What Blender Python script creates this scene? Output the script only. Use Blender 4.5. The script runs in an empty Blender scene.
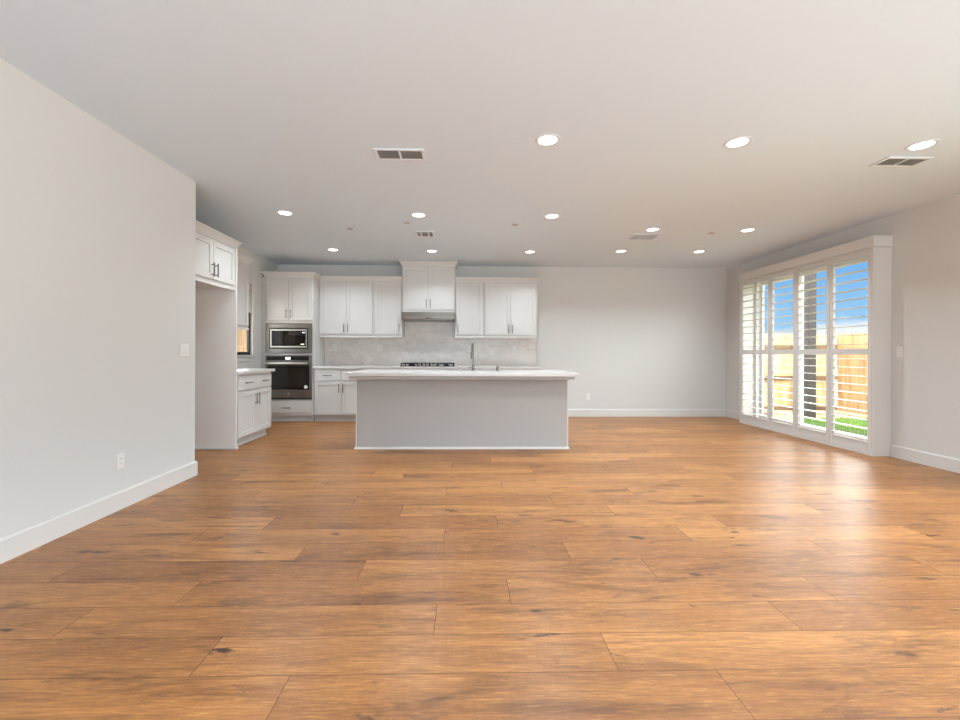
import bpy, bmesh, math, random
from mathutils import Vector, Matrix
R = random.Random(7)
S = bpy.context.scene
C = S.collection
PI = math.pi

# ------------------------------------------------------------------ camera
H = 2.74
cam = bpy.data.cameras.new('camera')
cam.sensor_width = 36.0
cam.lens = 427.0 / 960.0 * 36.0
cam.shift_x = (480 - 475.37) / 960.0
cam.shift_y = -(360 - 353.48) / 960.0
cam.clip_start = 0.05
cam_o = bpy.data.objects.new('camera', cam)
C.objects.link(cam_o)
cam_o.matrix_world = (Matrix.Translation((0, 0, 1.148)) @ Matrix.Rotation(-0.0228, 4, 'Z')
                      @ Matrix.Rotation(PI / 2, 4, 'X') @ Matrix.Rotation(0.0038, 4, 'Z'))
S.camera = cam_o

# ------------------------------------------------------------------ view, world, sun, added fill lamps
S.view_settings.view_transform = 'Standard'
S.view_settings.look = 'None'
S.view_settings.gamma = 1.0
S.view_settings.use_curve_mapping = False
S.view_settings.exposure = 0.11
S.cycles.denoising_prefilter = 'NONE'
S.cycles.diffuse_bounces = 7
S.cycles.max_bounces = 14
S.cycles.sample_clamp_indirect = 4.0

LAMP_W = 11.2         # each recessed lamp
FILL_SIDE = 76.0     # added fill lamp at the added side window, out of view
FILL_REAR = 84.0     # added fill lamp at the added rear window behind the camera
UPFILL_SIDE = 60.0  # added up-facing fill lamps outside both openings, standing in for ground bounce
UPFILL_REAR = 1020.0
SUN = 7.6

world = bpy.data.worlds.new('sky')
S.world = world
world.use_nodes = True


def build_world():
    nt = world.node_tree
    nt.nodes.clear()
    L = nt.links.new
    N = nt.nodes.new
    out = N('ShaderNodeOutputWorld')
    bg = N('ShaderNodeBackground')
    bg.inputs['Strength'].default_value = 1.0
    tc = N('ShaderNodeTexCoord')
    sep = N('ShaderNodeSeparateXYZ')
    L(tc.outputs['Generated'], sep.inputs[0])
    ramp = N('ShaderNodeValToRGB')
    e = ramp.color_ramp.elements
    e[0].position = 0.0
    e[0].color = (0.42, 0.72, 0.98, 1)
    e[1].position = 0.16
    e[1].color = (0.17, 0.48, 0.94, 1)
    x = e.new(0.6)
    x.color = (0.14, 0.40, 0.85, 1)
    L(sep.outputs['Z'], ramp.inputs[0])
    mp = N('ShaderNodeMapping')
    mp.inputs['Scale'].default_value = (1, 1, 2.6)
    mp.inputs['Location'].default_value = (0.35, 0.2, 0.0)
    L(tc.outputs['Generated'], mp.inputs['Vector'])
    nz = N('ShaderNodeTexNoise')
    nz.inputs['Scale'].default_value = 5.5
    nz.inputs['Detail'].default_value = 7
    nz.inputs['Roughness'].default_value = 0.55
    L(mp.outputs[0], nz.inputs['Vector'])
    # more cloud low over the fence, clear above
    mr = N('ShaderNodeMapRange')
    mr.inputs['From Min'].default_value = 0.04
    mr.inputs['From Max'].default_value = 0.13
    mr.inputs['To Min'].default_value = 0.15
    mr.inputs['To Max'].default_value = -0.11
    # an unseen bright cloud deck added above the blue band for floor sheen
    hi = N('ShaderNodeMapRange')
    hi.inputs['From Min'].default_value = 0.165
    hi.inputs['From Max'].default_value = 0.23
    hi.inputs['To Min'].default_value = 0.0
    hi.inputs['To Max'].default_value = 0.6
    L(sep.outputs['Z'], hi.inputs['Value'])
    L(sep.outputs['Z'], mr.inputs['Value'])
    ad = N('ShaderNodeMath')
    ad.operation = 'ADD'
    L(nz.outputs['Fac'], ad.inputs[0])
    L(mr.outputs[0], ad.inputs[1])
    ad2 = N('ShaderNodeMath')
    ad2.operation = 'ADD'
    L(ad.outputs[0], ad2.inputs[0])
    L(hi.outputs[0], ad2.inputs[1])
    ad = ad2
    cr = N('ShaderNodeValToRGB')
    cr.color_ramp.elements[0].position = 0.50
    cr.color_ramp.elements[1].position = 0.66
    L(ad.outputs[0], cr.inputs[0])
    mix = N('ShaderNodeMix')
    mix.data_type = 'RGBA'
    L(cr.outputs['Color'], mix.inputs['Factor'])
    L(ramp.outputs[0], mix.inputs['A'])
    # the added deck is brightest low over the yard, thinner overhead; the low puffs are ordinary white
    br = N('ShaderNodeValToRGB')
    be = br.color_ramp.elements
    be[0].position = 0.13
    be[0].color = (0.075, 0.077, 0.078, 1)
    be[1].position = 0.24
    be[1].color = (1, 1.05, 1.1, 1)
    for p_, v_ in ((0.45, 1.0), (0.62, 0.35)):
        q_ = be.new(p_)
        q_.color = (v_, v_ * 1.05, v_ * 1.1, 1)
    L(sep.outputs['Z'], br.inputs[0])
    bs_ = N('ShaderNodeVectorMath')
    bs_.operation = 'SCALE'
    L(br.outputs['Color'], bs_.inputs[0])
    bs_.inputs['Scale'].default_value = 13.0
    L(bs_.outputs[0], mix.inputs['B'])
    L(mix.outputs['Result'], bg.inputs['Color'])
    L(bg.outputs[0], out.inputs[0])


build_world()


def light(name, kind, loc, energy, color=(1, 1, 1), direction=None, **kw):
    l = bpy.data.lights.new(name, kind)
    l.energy = energy
    l.color = color
    for k, v in kw.items():
        setattr(l, k, v)
    o = bpy.data.objects.new(name, l)
    C.objects.link(o)
    o.location = loc
    if direction:
        o.rotation_euler = Vector(direction).to_track_quat('-Z', 'Y').to_euler()
    return o


light('sun', 'SUN', (0, -10, 20), SUN, (1.0, 0.95, 0.86), (0.24, 0.5, -0.84), angle=0.01)
FILLC = (0.78, 0.92, 1.04)  # the area lamps below are added fill for the room
light('side_window_fill', 'AREA', (4.95, 0.9, 1.13), FILL_SIDE, FILLC, (-1, 0, -0.1),
      shape='RECTANGLE', size=4.4, size_y=1.95, spread=math.radians(115))
light('side_window_upfill', 'AREA', (6.7, 0.9, -0.05), UPFILL_SIDE, (0.82, 0.93, 1.06), (-0.45, 0, 1),
      shape='RECTANGLE', size=5.0, size_y=3.0)
light('rear_window_fill', 'AREA', (1.0, -3.05, 1.4), FILL_REAR, FILLC, (0, 1, -0.1),
      shape='RECTANGLE', size=4.6, size_y=1.9)
light('rear_window_upfill', 'AREA', (1.0, -5.2, -0.05), UPFILL_REAR, (0.82, 0.93, 1.06), (0, 0.5, 1),
      shape='RECTANGLE', size=5.5, size_y=3.4)


# ------------------------------------------------------------------ materials
def srgb(r, g, b):
    f = lambda c: (c / 255 / 12.92) if c / 255 <= 0.04045 else ((c / 255 + 0.055) / 1.055) ** 2.4
    return (f(r), f(g), f(b), 1)


def mat(name, col, rough=0.5, metal=0.0, spec=0.5, noise=0.0, nscale=20, bump=0.0, bscale=200, aniso=None, coat=0):
    m = bpy.data.materials.new(name)
    m.use_nodes = True
    nt = m.node_tree
    b = nt.nodes['Principled BSDF']
    b.inputs['Base Color'].default_value = col
    b.inputs['Roughness'].default_value = rough
    b.inputs['Metallic'].default_value = metal
    b.inputs['Specular IOR Level'].default_value = spec
    b.inputs['Coat Weight'].default_value = coat
    tc = nt.nodes.new('ShaderNodeTexCoord')
    if noise:
        n = nt.nodes.new('ShaderNodeTexNoise')
        n.inputs['Scale'].default_value = nscale
        n.inputs['Detail'].default_value = 4
        src = tc.outputs['Object']
        if aniso:
            mp = nt.nodes.new('ShaderNodeMapping')
            mp.inputs['Scale'].default_value = aniso
            nt.links.new(src, mp.inputs['Vector'])
            src = mp.outputs[0]
        nt.links.new(src, n.inputs['Vector'])
        mr = nt.nodes.new('ShaderNodeMapRange')
        mr.inputs['To Min'].default_value = 1 - noise
        mr.inputs['To Max'].default_value = 1 + noise
        nt.links.new(n.outputs['Fac'], mr.inputs['Value'])
        mx = nt.nodes.new('ShaderNodeVectorMath')
        mx.operation = 'SCALE'
        mx.inputs[0].default_value = col[:3]
        nt.links.new(mr.outputs[0], mx.inputs['Scale'])
        nt.links.new(mx.outputs[0], b.inputs['Base Color'])
    if bump:
        n = nt.nodes.new('ShaderNodeTexNoise')
        n.inputs['Scale'].default_value = bscale
        n.inputs['Detail'].default_value = 3
        nt.links.new(tc.outputs['Object'], n.inputs['Vector'])
        bp = nt.nodes.new('ShaderNodeBump')
        bp.inputs['Strength'].default_value = bump
        bp.inputs['Distance'].default_value = 0.002
        nt.links.new(n.outputs['Fac'], bp.inputs['Height'])
        nt.links.new(bp.outputs[0], b.inputs['Normal'])
    return m


def emis(name, col, strength):
    m = bpy.data.materials.new(name)
    m.use_nodes = True
    b = m.node_tree.nodes['Principled BSDF']
    b.inputs['Base Color'].default_value = (0.8, 0.8, 0.8, 1)
    b.inputs['Emission Color'].default_value = col
    b.inputs['Emission Strength'].default_value = strength
    return m


def glass(name, tint=(0.97, 0.985, 0.98, 1), gloss=0.06):
    m = bpy.data.materials.new(name)
    m.use_nodes = True
    nt = m.node_tree
    nt.nodes.clear()
    o = nt.nodes.new('ShaderNodeOutputMaterial')
    t = nt.nodes.new('ShaderNodeBsdfTransparent')
    t.inputs[0].default_value = tint
    g = nt.nodes.new('ShaderNodeBsdfGlossy')
    g.inputs['Roughness'].default_value = 0.02
    mx = nt.nodes.new('ShaderNodeMixShader')
    mx.inputs[0].default_value = gloss
    nt.links.new(t.outputs[0], mx.inputs[1])
    nt.links.new(g.outputs[0], mx.inputs[2])
    nt.links.new(mx.outputs[0], o.inputs[0])
    return m


WALL = mat('greige_wall_paint', srgb(206, 204, 200), 0.85, spec=0.2, bump=0.12, bscale=260)
CEIL = mat('ceiling_paint', srgb(220, 229, 237), 0.9, spec=0.1, bump=0.2, bscale=160)
TRIM = mat('white_trim_paint', srgb(209, 205, 200), 0.45, spec=0.35)
CAB = mat('white_cabinet_paint', srgb(207, 203, 199), 0.42, spec=0.35)
ENDP = mat('brightened_panel_white', srgb(226, 220, 216), 0.5, spec=0.3)  # cabinet white lightened to make up for dim light on this panel
CABIN = mat('cabinet_toe_grey', srgb(196, 194, 190), 0.6)
QUARTZ = mat('white_quartz', srgb(205, 199, 194), 0.25, noise=0.012, nscale=9)
STEEL = mat('brushed_steel', srgb(146, 139, 132), 0.32, metal=1.0, noise=0.05, nscale=30, aniso=(1, 1, 30))
STEELB = mat('bright_steel', srgb(200, 194, 187), 0.38, metal=1.0)
NICKEL = mat('brushed_nickel', srgb(132, 124, 117), 0.35, metal=0.9)
BLACKG = mat('black_glass', srgb(20, 17, 15), 0.06, spec=0.5)
BLACKW = mat('oven_window_glass', srgb(38, 31, 25), 0.08, spec=0.55)
IRON = mat('cast_iron', srgb(22, 21, 20), 0.55, noise=0.1, nscale=90)
PLATE = mat('white_plastic', srgb(224, 220, 215), 0.35)
SLOT = mat('dark_slot', srgb(48, 45, 43), 0.7)
DUCT = mat('duct_shadow', srgb(142, 136, 131), 0.8)
GRILLE = mat('vent_grey', srgb(186, 179, 174), 0.7)  # plain grey for vent slats and sprinkler covers
VENTW = mat('white_enamel', srgb(222, 226, 231), 0.5)
LENS = emis('lamp_lens', (1, 0.97, 0.93, 1), 3.0)
DISP = emis('display_white', (0.95, 0.97, 1, 1), 1.2)
AMBER = emis('display_amber', (1.0, 0.85, 0.35, 1), 0.9)
GLASS = glass('window_glass')
BLIND = mat('translucent_slat', srgb(235, 232, 228), 0.5)
_nt = BLIND.node_tree
_tr = _nt.nodes.new('ShaderNodeBsdfTranslucent')
_tr.inputs[0].default_value = (0.85, 0.84, 0.82, 1)
_ms = _nt.nodes.new('ShaderNodeMixShader')
_ms.inputs[0].default_value = 0.5
_nt.links.new(_nt.nodes['Principled BSDF'].outputs[0], _ms.inputs[1])
_nt.links.new(_tr.outputs[0], _ms.inputs[2])
_nt.links.new(_ms.outputs[0], _nt.nodes['Material Output'].inputs[0])
VINYL = mat('white_vinyl', srgb(232, 231, 229), 0.4)
BRONZE = mat('dark_bronze_frame', srgb(42, 40, 39), 0.45)
STUCCO = mat('tan_stucco', srgb(98, 86, 74), 0.95, noise=0.1, nscale=40, bump=0.5, bscale=120)
POST = mat('dark_post', srgb(50, 44, 42), 0.7, noise=0.18, nscale=14, aniso=(6, 6, 0.6))
CONC = mat('concrete', srgb(150, 144, 136), 0.9, noise=0.08, nscale=12)
LAWN = mat('lawn', srgb(104, 136, 62), 0.95, noise=0.35, nscale=45)
MULCH = mat('mulch_soil', srgb(176, 150, 118), 0.95, noise=0.35, nscale=30)
PEBBLE = mat('pebbles', srgb(170, 142, 112), 0.9, noise=0.3, nscale=18)


def floor_material():
    m = bpy.data.materials.new('oak_planks')
    m.use_nodes = True
    nt = m.node_tree
    L = nt.links.new
    N = nt.nodes.new
    b = nt.nodes['Principled BSDF']
    at = N('ShaderNodeAttribute')
    at.attribute_name = 'plank'
    sp = N('ShaderNodeSeparateColor')
    L(at.outputs['Color'], sp.inputs[0])
    tc = N('ShaderNodeTexCoord')
    off = N('ShaderNodeVectorMath')
    off.operation = 'MULTIPLY_ADD'
    L(at.outputs['Color'], off.inputs[0])
    off.inputs[1].default_value = (37, 53, 29)
    L(tc.outputs['Object'], off.inputs[2])

    def noise(scale, sc, detail=5, rough=0.6, dist=0.0):
        mp = N('ShaderNodeMapping')
        mp.inputs['Scale'].default_value = scale
        L(off.outputs[0], mp.inputs['Vector'])
        n = N('ShaderNodeTexNoise')
        n.inputs['Scale'].default_value = sc
        n.inputs['Detail'].default_value = detail
        n.inputs['Roughness'].default_value = rough
        n.inputs['Distortion'].default_value = dist
        L(mp.outputs[0], n.inputs['Vector'])
        return n.outputs['Fac']

    def ramp(fac, p0, p1, c0=(0, 0, 0, 1), c1=(1, 1, 1, 1)):
        r = N('ShaderNodeValToRGB')
        r.color_ramp.elements[0].position = p0
        r.color_ramp.elements[1].position = p1
        r.color_ramp.elements[0].color = c0
        r.color_ramp.elements[1].color = c1
        L(fac, r.inputs[0])
        return r.outputs[0]

    def mix(fac, a, bb, mode='MIX'):
        mx = N('ShaderNodeMix')
        mx.data_type = 'RGBA'
        mx.blend_type = mode
        if isinstance(fac, float):
            mx.inputs['Factor'].default_value = fac
        else:
            L(fac, mx.inputs['Factor'])
        for s, v in (('A', a), ('B', bb)):
            if isinstance(v, tuple):
                mx.inputs[s].default_value = v
            else:
                L(v, mx.inputs[s])
        return mx.outputs['Result']

    def mul(a, k):
        mm = N('ShaderNodeMath')
        mm.operation = 'MULTIPLY'
        L(a, mm.inputs[0])
        mm.inputs[1].default_value = k
        return mm.outputs[0]
    tone = ramp(sp.outputs[0], 0.0, 1.0, srgb(160, 102, 49), srgb(206, 142, 78))
    broad = ramp(noise((0.5, 4.0, 1), 1.6, 4, 0.55, 0.4), 0.38, 0.64)
    c = mix(mul(broad, 0.72), tone, srgb(137, 85, 41))
    streak = ramp(noise((1.3, 20.0, 1), 2.0, 8, 0.72, 1.0), 0.42, 0.68)
    c = mix(mul(streak, 0.6), c, srgb(113, 68, 34))
    fine = ramp(noise((4.2, 85.0, 1), 2.2, 6, 0.75, 0.3), 0.40, 0.64)
    c = mix(mul(fine, 0.50), c, srgb(103, 62, 32))
    pale = ramp(noise((4.0, 62.0, 1), 2.6, 6, 0.72, 0.4), 0.52, 0.70)
    c = mix(mul(pale, 0.5), c, srgb(228, 170, 99))
    saw = ramp(noise((60.0, 7.0, 1), 1.2, 3, 0.6, 0.5), 0.50, 0.70)
    c = mix(mul(saw, 0.05), c, srgb(230, 174, 105))
    # smoky heartwood stains and small knots
    stain = ramp(noise((0.85, 5.0, 1), 1.7, 7, 0.66, 0.8), 0.53, 0.70)
    c = mix(mul(stain, 0.86), c, srgb(85, 49, 24))
    knot = ramp(noise((2.4, 9.0, 1), 1.35, 5, 0.6, 0.6), 0.635, 0.71)
    c = mix(mul(knot, 0.95), c, srgb(56, 34, 18))
    L(c, b.inputs['Base Color'])
    rr = N('ShaderNodeMapRange')
    rr.inputs['To Min'].default_value = 0.34
    rr.inputs['To Max'].default_value = 0.38
    L(fine, rr.inputs['Value'])
    L(rr.outputs[0], b.inputs['Roughness'])
    b.inputs['Specular IOR Level'].default_value = 0.62
    return m


OAK = floor_material()
SEAM = mat('plank_seam', srgb(106, 70, 42), 0.6)


def tile_material():
    m = bpy.data.materials.new('marble_tile')
    m.use_nodes = True
    nt = m.node_tree
    L = nt.links.new
    b = nt.nodes['Principled BSDF']
    tc = nt.nodes.new('ShaderNodeTexCoord')
    mp = nt.nodes.new('ShaderNodeMapping')
    mp.inputs['Rotation'].default_value = (PI / 2, 0, 0)
    L(tc.outputs['Object'], mp.inputs['Vector'])
    br = nt.nodes.new('ShaderNodeTexBrick')
    br.offset = 0.5
    br.inputs['Color1'].default_value = srgb(222, 213, 205)
    br.inputs['Color2'].default_value = srgb(209, 200, 192)
    br.inputs['Mortar'].default_value = srgb(222, 218, 213)
    br.inputs['Scale'].default_value = 1.0
    br.inputs['Mortar Size'].default_value = 0.0018
    br.inputs['Brick Width'].default_value = 0.105
    br.inputs['Row Height'].default_value = 0.0625
    L(mp.outputs[0], br.inputs['Vector'])
    n = nt.nodes.new('ShaderNodeTexNoise')
    n.inputs['Scale'].default_value = 5
    n.inputs['Detail'].default_value = 6
    n.inputs['Distortion'].default_value = 1.2
    L(tc.outputs['Object'], n.inputs['Vector'])
    mr = nt.nodes.new('ShaderNodeMapRange')
    mr.inputs['To Min'].default_value = 0.88
    mr.inputs['To Max'].default_value = 1.1
    L(n.outputs['Fac'], mr.inputs['Value'])
    sc = nt.nodes.new('ShaderNodeVectorMath')
    sc.operation = 'SCALE'
    L(br.outputs['Color'], sc.inputs[0])
    L(mr.outputs[0], sc.inputs['Scale'])
    L(sc.outputs[0], b.inputs['Base Color'])
    b.inputs['Roughness'].default_value = 0.3
    return m


ISLP = mat('shade_darkened_greige', srgb(169, 165, 161), 0.6, spec=0.3)  # wall greige darkened for the shade under the counter overhang
TILE = tile_material()


def fence_material(name, c0, c1):
    m = bpy.data.materials.new(name)
    m.use_nodes = True
    nt = m.node_tree
    L = nt.links.new
    b = nt.nodes['Principled BSDF']
    g = nt.nodes.new('ShaderNodeObjectInfo')
    tc = nt.nodes.new('ShaderNodeTexCoord')
    mp = nt.nodes.new('ShaderNodeMapping')
    mp.inputs['Scale'].default_value = (7, 7, 0.7)
    L(tc.outputs['Object'], mp.inputs['Vector'])
    n = nt.nodes.new('ShaderNodeTexNoise')
    n.inputs['Scale'].default_value = 2.2
    n.inputs['Detail'].default_value = 5
    L(mp.outputs[0], n.inputs['Vector'])
    r = nt.nodes.new('ShaderNodeValToRGB')
    r.color_ramp.elements[0].position = 0.35
    r.color_ramp.elements[1].position = 0.65
    r.color_ramp.elements[0].color = c0
    r.color_ramp.elements[1].color = c1
    L(n.outputs['Fac'], r.inputs[0])
    L(r.outputs[0], b.inputs['Base Color'])
    b.inputs['Roughness'].default_value = 0.85
    return m


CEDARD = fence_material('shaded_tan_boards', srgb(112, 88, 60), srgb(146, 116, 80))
RAILW = mat('shade_dark_rail', srgb(112, 88, 62), 0.85, noise=0.2, nscale=9)  # rail brown darkened to stand in for shade under the rails
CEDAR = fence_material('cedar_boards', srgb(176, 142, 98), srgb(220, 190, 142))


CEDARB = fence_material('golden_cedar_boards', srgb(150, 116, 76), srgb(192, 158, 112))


# ------------------------------------------------------------------ mesh helpers
class MB:
    def __init__(self):
        self.bm = bmesh.new()

    def box(self, x0, x1, y0, y1, z0, z1):
        v = [self.bm.verts.new(p) for p in ((x0, y0, z0), (x1, y0, z0), (x1, y1, z0), (x0, y1, z0),
                                            (x0, y0, z1), (x1, y0, z1), (x1, y1, z1), (x0, y1, z1))]
        for f in ((0, 3, 2, 1), (4, 5, 6, 7), (0, 1, 5, 4), (1, 2, 6, 5), (2, 3, 7, 6), (3, 0, 4, 7)):
            self.bm.faces.new([v[i] for i in f])
        return self

    def holed(self, xs, ys, z0, z1):
        """slab over a 3 x 3 grid with the middle cell left open"""
        V = {(i, j, k): self.bm.verts.new((xs[i], ys[j], (z0, z1)[k])) for i in range(4) for j in range(4) for k in range(2)}
        cell = lambda i, j: 0 <= i < 3 and 0 <= j < 3 and (i, j) != (1, 1)
        for i in range(3):
            for j in range(3):
                if not cell(i, j):
                    continue
                for k in range(2):
                    self.bm.faces.new([V[q] for q in ((i, j, k), (i + 1, j, k), (i + 1, j + 1, k), (i, j + 1, k))])
                for (di, dj, a, b) in ((-1, 0, (i, j), (i, j + 1)), (1, 0, (i + 1, j), (i + 1, j + 1)),
                                       (0, -1, (i, j), (i + 1, j)), (0, 1, (i, j + 1), (i + 1, j + 1))):
                    if not cell(i + di, j + dj):
                        self.bm.faces.new([V[a + (0,)], V[b + (0,)], V[b + (1,)], V[a + (1,)]])
        return self

    def tube(self, pts, r, seg=12, caps=True):
        pts = [Vector(p) for p in pts]
        rs = r if isinstance(r, (list, tuple)) else [r] * len(pts)
        rings = []
        prev = None
        for i, p in enumerate(pts):
            d = (pts[min(i + 1, len(pts) - 1)] - pts[max(i - 1, 0)]).normalized()
            if prev is None:
                a = d.orthogonal().normalized()
            else:
                a = (prev - d * prev.dot(d)).normalized()
            prev = a
            bb = d.cross(a)
            rings.append([self.bm.verts.new(p + (a * math.cos(2 * PI * k / seg) + bb * math.sin(2 * PI * k / seg)) * rs[i]) for k in range(seg)])
        for i in range(len(rings) - 1):
            for k in range(seg):
                f = self.bm.faces.new((rings[i][k], rings[i][(k + 1) % seg], rings[i + 1][(k + 1) % seg], rings[i + 1][k]))
                f.smooth = True
        if caps:
            self.bm.faces.new(rings[0][::-1])
            self.bm.faces.new(rings[-1])
        return self

    def lathe(self, prof, center=(0, 0, 0), seg=32, axis='Z'):
        """prof: (radius, height) list; axis Z up or Y"""
        cx, cy, cz = center
        rings = []
        for (r, h) in prof:
            ring = []
            for k in range(seg):
                a = 2 * PI * k / seg
                if axis == 'Z':
                    p = (cx + r * math.cos(a), cy + r * math.sin(a), cz + h)
                else:
                    p = (cx + r * math.cos(a), cy + h, cz + r * math.sin(a))
                ring.append(self.bm.verts.new(p))
            rings.append(ring)
        for i in range(len(rings) - 1):
            for k in range(seg):
                self.bm.faces.new((rings[i][k], rings[i][(k + 1) % seg], rings[i + 1][(k + 1) % seg], rings[i + 1][k]))
        if prof[0][0] > 1e-6:
            self.bm.faces.new(rings[0][::-1])
        if prof[-1][0] > 1e-6:
            self.bm.faces.new(rings[-1])
        return self

    def prism(self, poly, axis, a0, a1):
        """poly in the plane across the axis: axis X -> (y,z), Y -> (x,z), Z -> (x,y)"""
        def P(p, a):
            return {'X': (a, p[0], p[1]), 'Y': (p[0], a, p[1]), 'Z': (p[0], p[1], a)}[axis]
        A = [self.bm.verts.new(P(p, a0)) for p in poly]
        B = [self.bm.verts.new(P(p, a1)) for p in poly]
        n = len(poly)
        for i in range(n):
            self.bm.faces.new((A[i], A[(i + 1) % n], B[(i + 1) % n], B[i]))
        self.bm.faces.new(A[::-1])
        self.bm.faces.new(B)
        return self

    def sweep(self, path, prof, closed_ends=True):
        """plan path [(x,y)], profile [(outward, z)], outward is to the right of travel; mitred corners"""
        n = len(path)
        P = [Vector(p) for p in path]
        offs = []
        for i in range(n):
            def nrm(a, b):
                d = (b - a).normalized()
                return Vector((d.y, -d.x))
            if i == 0:
                o = nrm(P[0], P[1])
            elif i == n - 1:
                o = nrm(P[-2], P[-1])
            else:
                a, b = nrm(P[i - 1], P[i]), nrm(P[i], P[i + 1])
                s = (a + b)
                o = s / max(0.2, s.dot(a))
            offs.append(o)
        rings = [[self.bm.verts.new((P[i].x + offs[i].x * o, P[i].y + offs[i].y * o, z)) for (o, z) in prof] for i in range(n)]
        m = len(prof)
        for i in range(n - 1):
            for k in range(m):
                self.bm.faces.new((rings[i][k], rings[i][(k + 1) % m], rings[i + 1][(k + 1) % m], rings[i + 1][k]))
        self.bm.faces.new(rings[0][::-1])
        self.bm.faces.new(rings[-1])
        return self

    def build(self, name, m, parent=None, bevel=0.0, seg=1, smooth=False):
        bmesh.ops.recalc_face_normals(self.bm, faces=self.bm.faces)
        me = bpy.data.meshes.new(name)
        self.bm.to_mesh(me)
        self.bm.free()
        me.materials.append(m)
        if smooth:
            for p in me.polygons:
                p.use_smooth = True
        o = bpy.data.objects.new(name, me)
        C.objects.link(o)
        if parent:
            o.parent = parent
        if bevel:
            md = o.modifiers.new('bevel', 'BEVEL')
            md.width = bevel
            md.segments = seg
            md.limit_method = 'ANGLE'
            md.angle_limit = 0.7
        if smooth:
            md = o.modifiers.new('split', 'EDGE_SPLIT')
            md.split_angle = 0.7
        return o


def thing(name, label, cat, loc=(0, 0, 0), rotz=0.0, group=None):
    o = bpy.data.objects.new(name, None)
    o.empty_display_size = 0.1
    C.objects.link(o)
    o.location = loc
    o.rotation_euler = (0, 0, rotz)
    return tag(o, label, cat, group)


def tag(o, label, cat, group=None):
    o['label'] = label
    o['category'] = cat
    if group:
        o['group'] = group
    return o


def struct(o):
    o['kind'] = 'structure'
    return o


def dup(root, loc, label=None, group=None):
    r = root.copy()
    C.objects.link(r)
    r.location = loc
    if label:
        r['label'] = label
    if group:
        r['group'] = group
    for ch in list(root.children):
        c = ch.copy()
        C.objects.link(c)
        c.parent = r
        for g in list(ch.children):
            d = g.copy()
            C.objects.link(d)
            d.parent = c
    return r


# ------------------------------------------------------------------ room shell
XL, XK, XR = -2.524, -3.40, 4.821          # near left wall, kitchen left wall, right wall
YREAR, YRET, YB = -3.0, 4.045, 7.786       # rear wall, end of near left wall, back wall


def wall_box(name, boxes, m=None):
    b = MB()
    for q in boxes:
        b.box(*q)
    return struct(b.build(name, m or WALL))


# floor: every plank a face, joints where the photo has them
def build_floor():
    bm = bmesh.new()
    col = bm.loops.layers.float_color.new('plank')
    W, LEN, SEAMW = 0.2122, 1.534, 0.0014
    pattern = [-0.60, 0.56, -0.13, 0.215]
    exact = {1: -0.619, 2: 0.559, 3: -0.126, 4: 0.213, 5: -0.546, 6: 0.592, 7: -0.13, 8: 0.218, 9: -0.463, 10: 0.68}
    x0, x1, ymin, ymax = XK - 0.05, XR + 0.2, YREAR, YB + 0.05

    def quad(ax, bx, ay, by, z, mi, c):
        if bx - ax < 1e-4 or by - ay < 1e-4:
            return
        f = bm.faces.new([bm.verts.new(p) for p in ((ax, ay, z), (bx, ay, z), (bx, by, z), (ax, by, z))])
        f.material_index = mi
        for l in f.loops:
            l[col] = c
    k0 = int((ymin - 1.533) / W) - 1
    for k in range(k0, int((ymax - 1.533) / W) + 2):
        row = k + 2            # row 2 starts at the measured seam
        ya, yb = 1.533 + k * W, 1.533 + (k + 1) * W
        ya, yb = max(ya, ymin), min(yb, ymax)
        if yb <= ya:
            continue
        j = exact.get(row, pattern[(row - 1) % 4] + R.uniform(-0.12, 0.12))
        j -= math.ceil((j - x0) / LEN) * LEN
        while j < x1:
            a, b = max(j, x0), min(j + LEN, x1)
            if b > a:
                c = (R.random(), R.random(), R.random(), 1)
                quad(a + SEAMW, b - SEAMW, ya + SEAMW, yb - SEAMW, 0, 0, c)
                quad(a, a + SEAMW, ya, yb, 0, 1, c)
                quad(b - SEAMW, b, ya, yb, 0, 1, c)
                quad(a + SEAMW, b - SEAMW, ya, ya + SEAMW, 0, 1, c)
                quad(a + SEAMW, b - SEAMW, yb - SEAMW, yb, 0, 1, c)
            j += LEN
    me = bpy.data.meshes.new('floor')
    bm.to_mesh(me)
    bm.free()
    me.materials.append(OAK)
    me.materials.append(SEAM)
    o = bpy.data.objects.new('floor', me)
    C.objects.link(o)
    struct(o)
    sl = MB().box(x0, x1, ymin, ymax, -0.12, -0.004).build('subfloor', CONC, o)


build_floor()
wall_box('ceiling', [(XK - 0.2, XR + 0.28, YREAR - 0.2, YB + 0.2, H, H + 0.25)], CEIL)
wall_box('wall_left', [(XK - 0.2, XL, YREAR - 0.2, YRET, 0, H)])
# kitchen left wall with the small window
KW = (6.12, 6.88, 1.11, 2.28)
wall_box('wall_kitchen', [(XK - 0.06, XK, YRET, KW[0], 0, H), (XK - 0.06, XK, KW[1], YB + 0.2, 0, H),
                          (XK - 0.06, XK, KW[0], KW[1], 0, KW[2]), (XK - 0.06, XK, KW[0], KW[1], KW[3], H)])
wall_box('wall_back', [(XK, XR + 0.2, YB, YB + 0.2, 0, H)])
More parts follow.
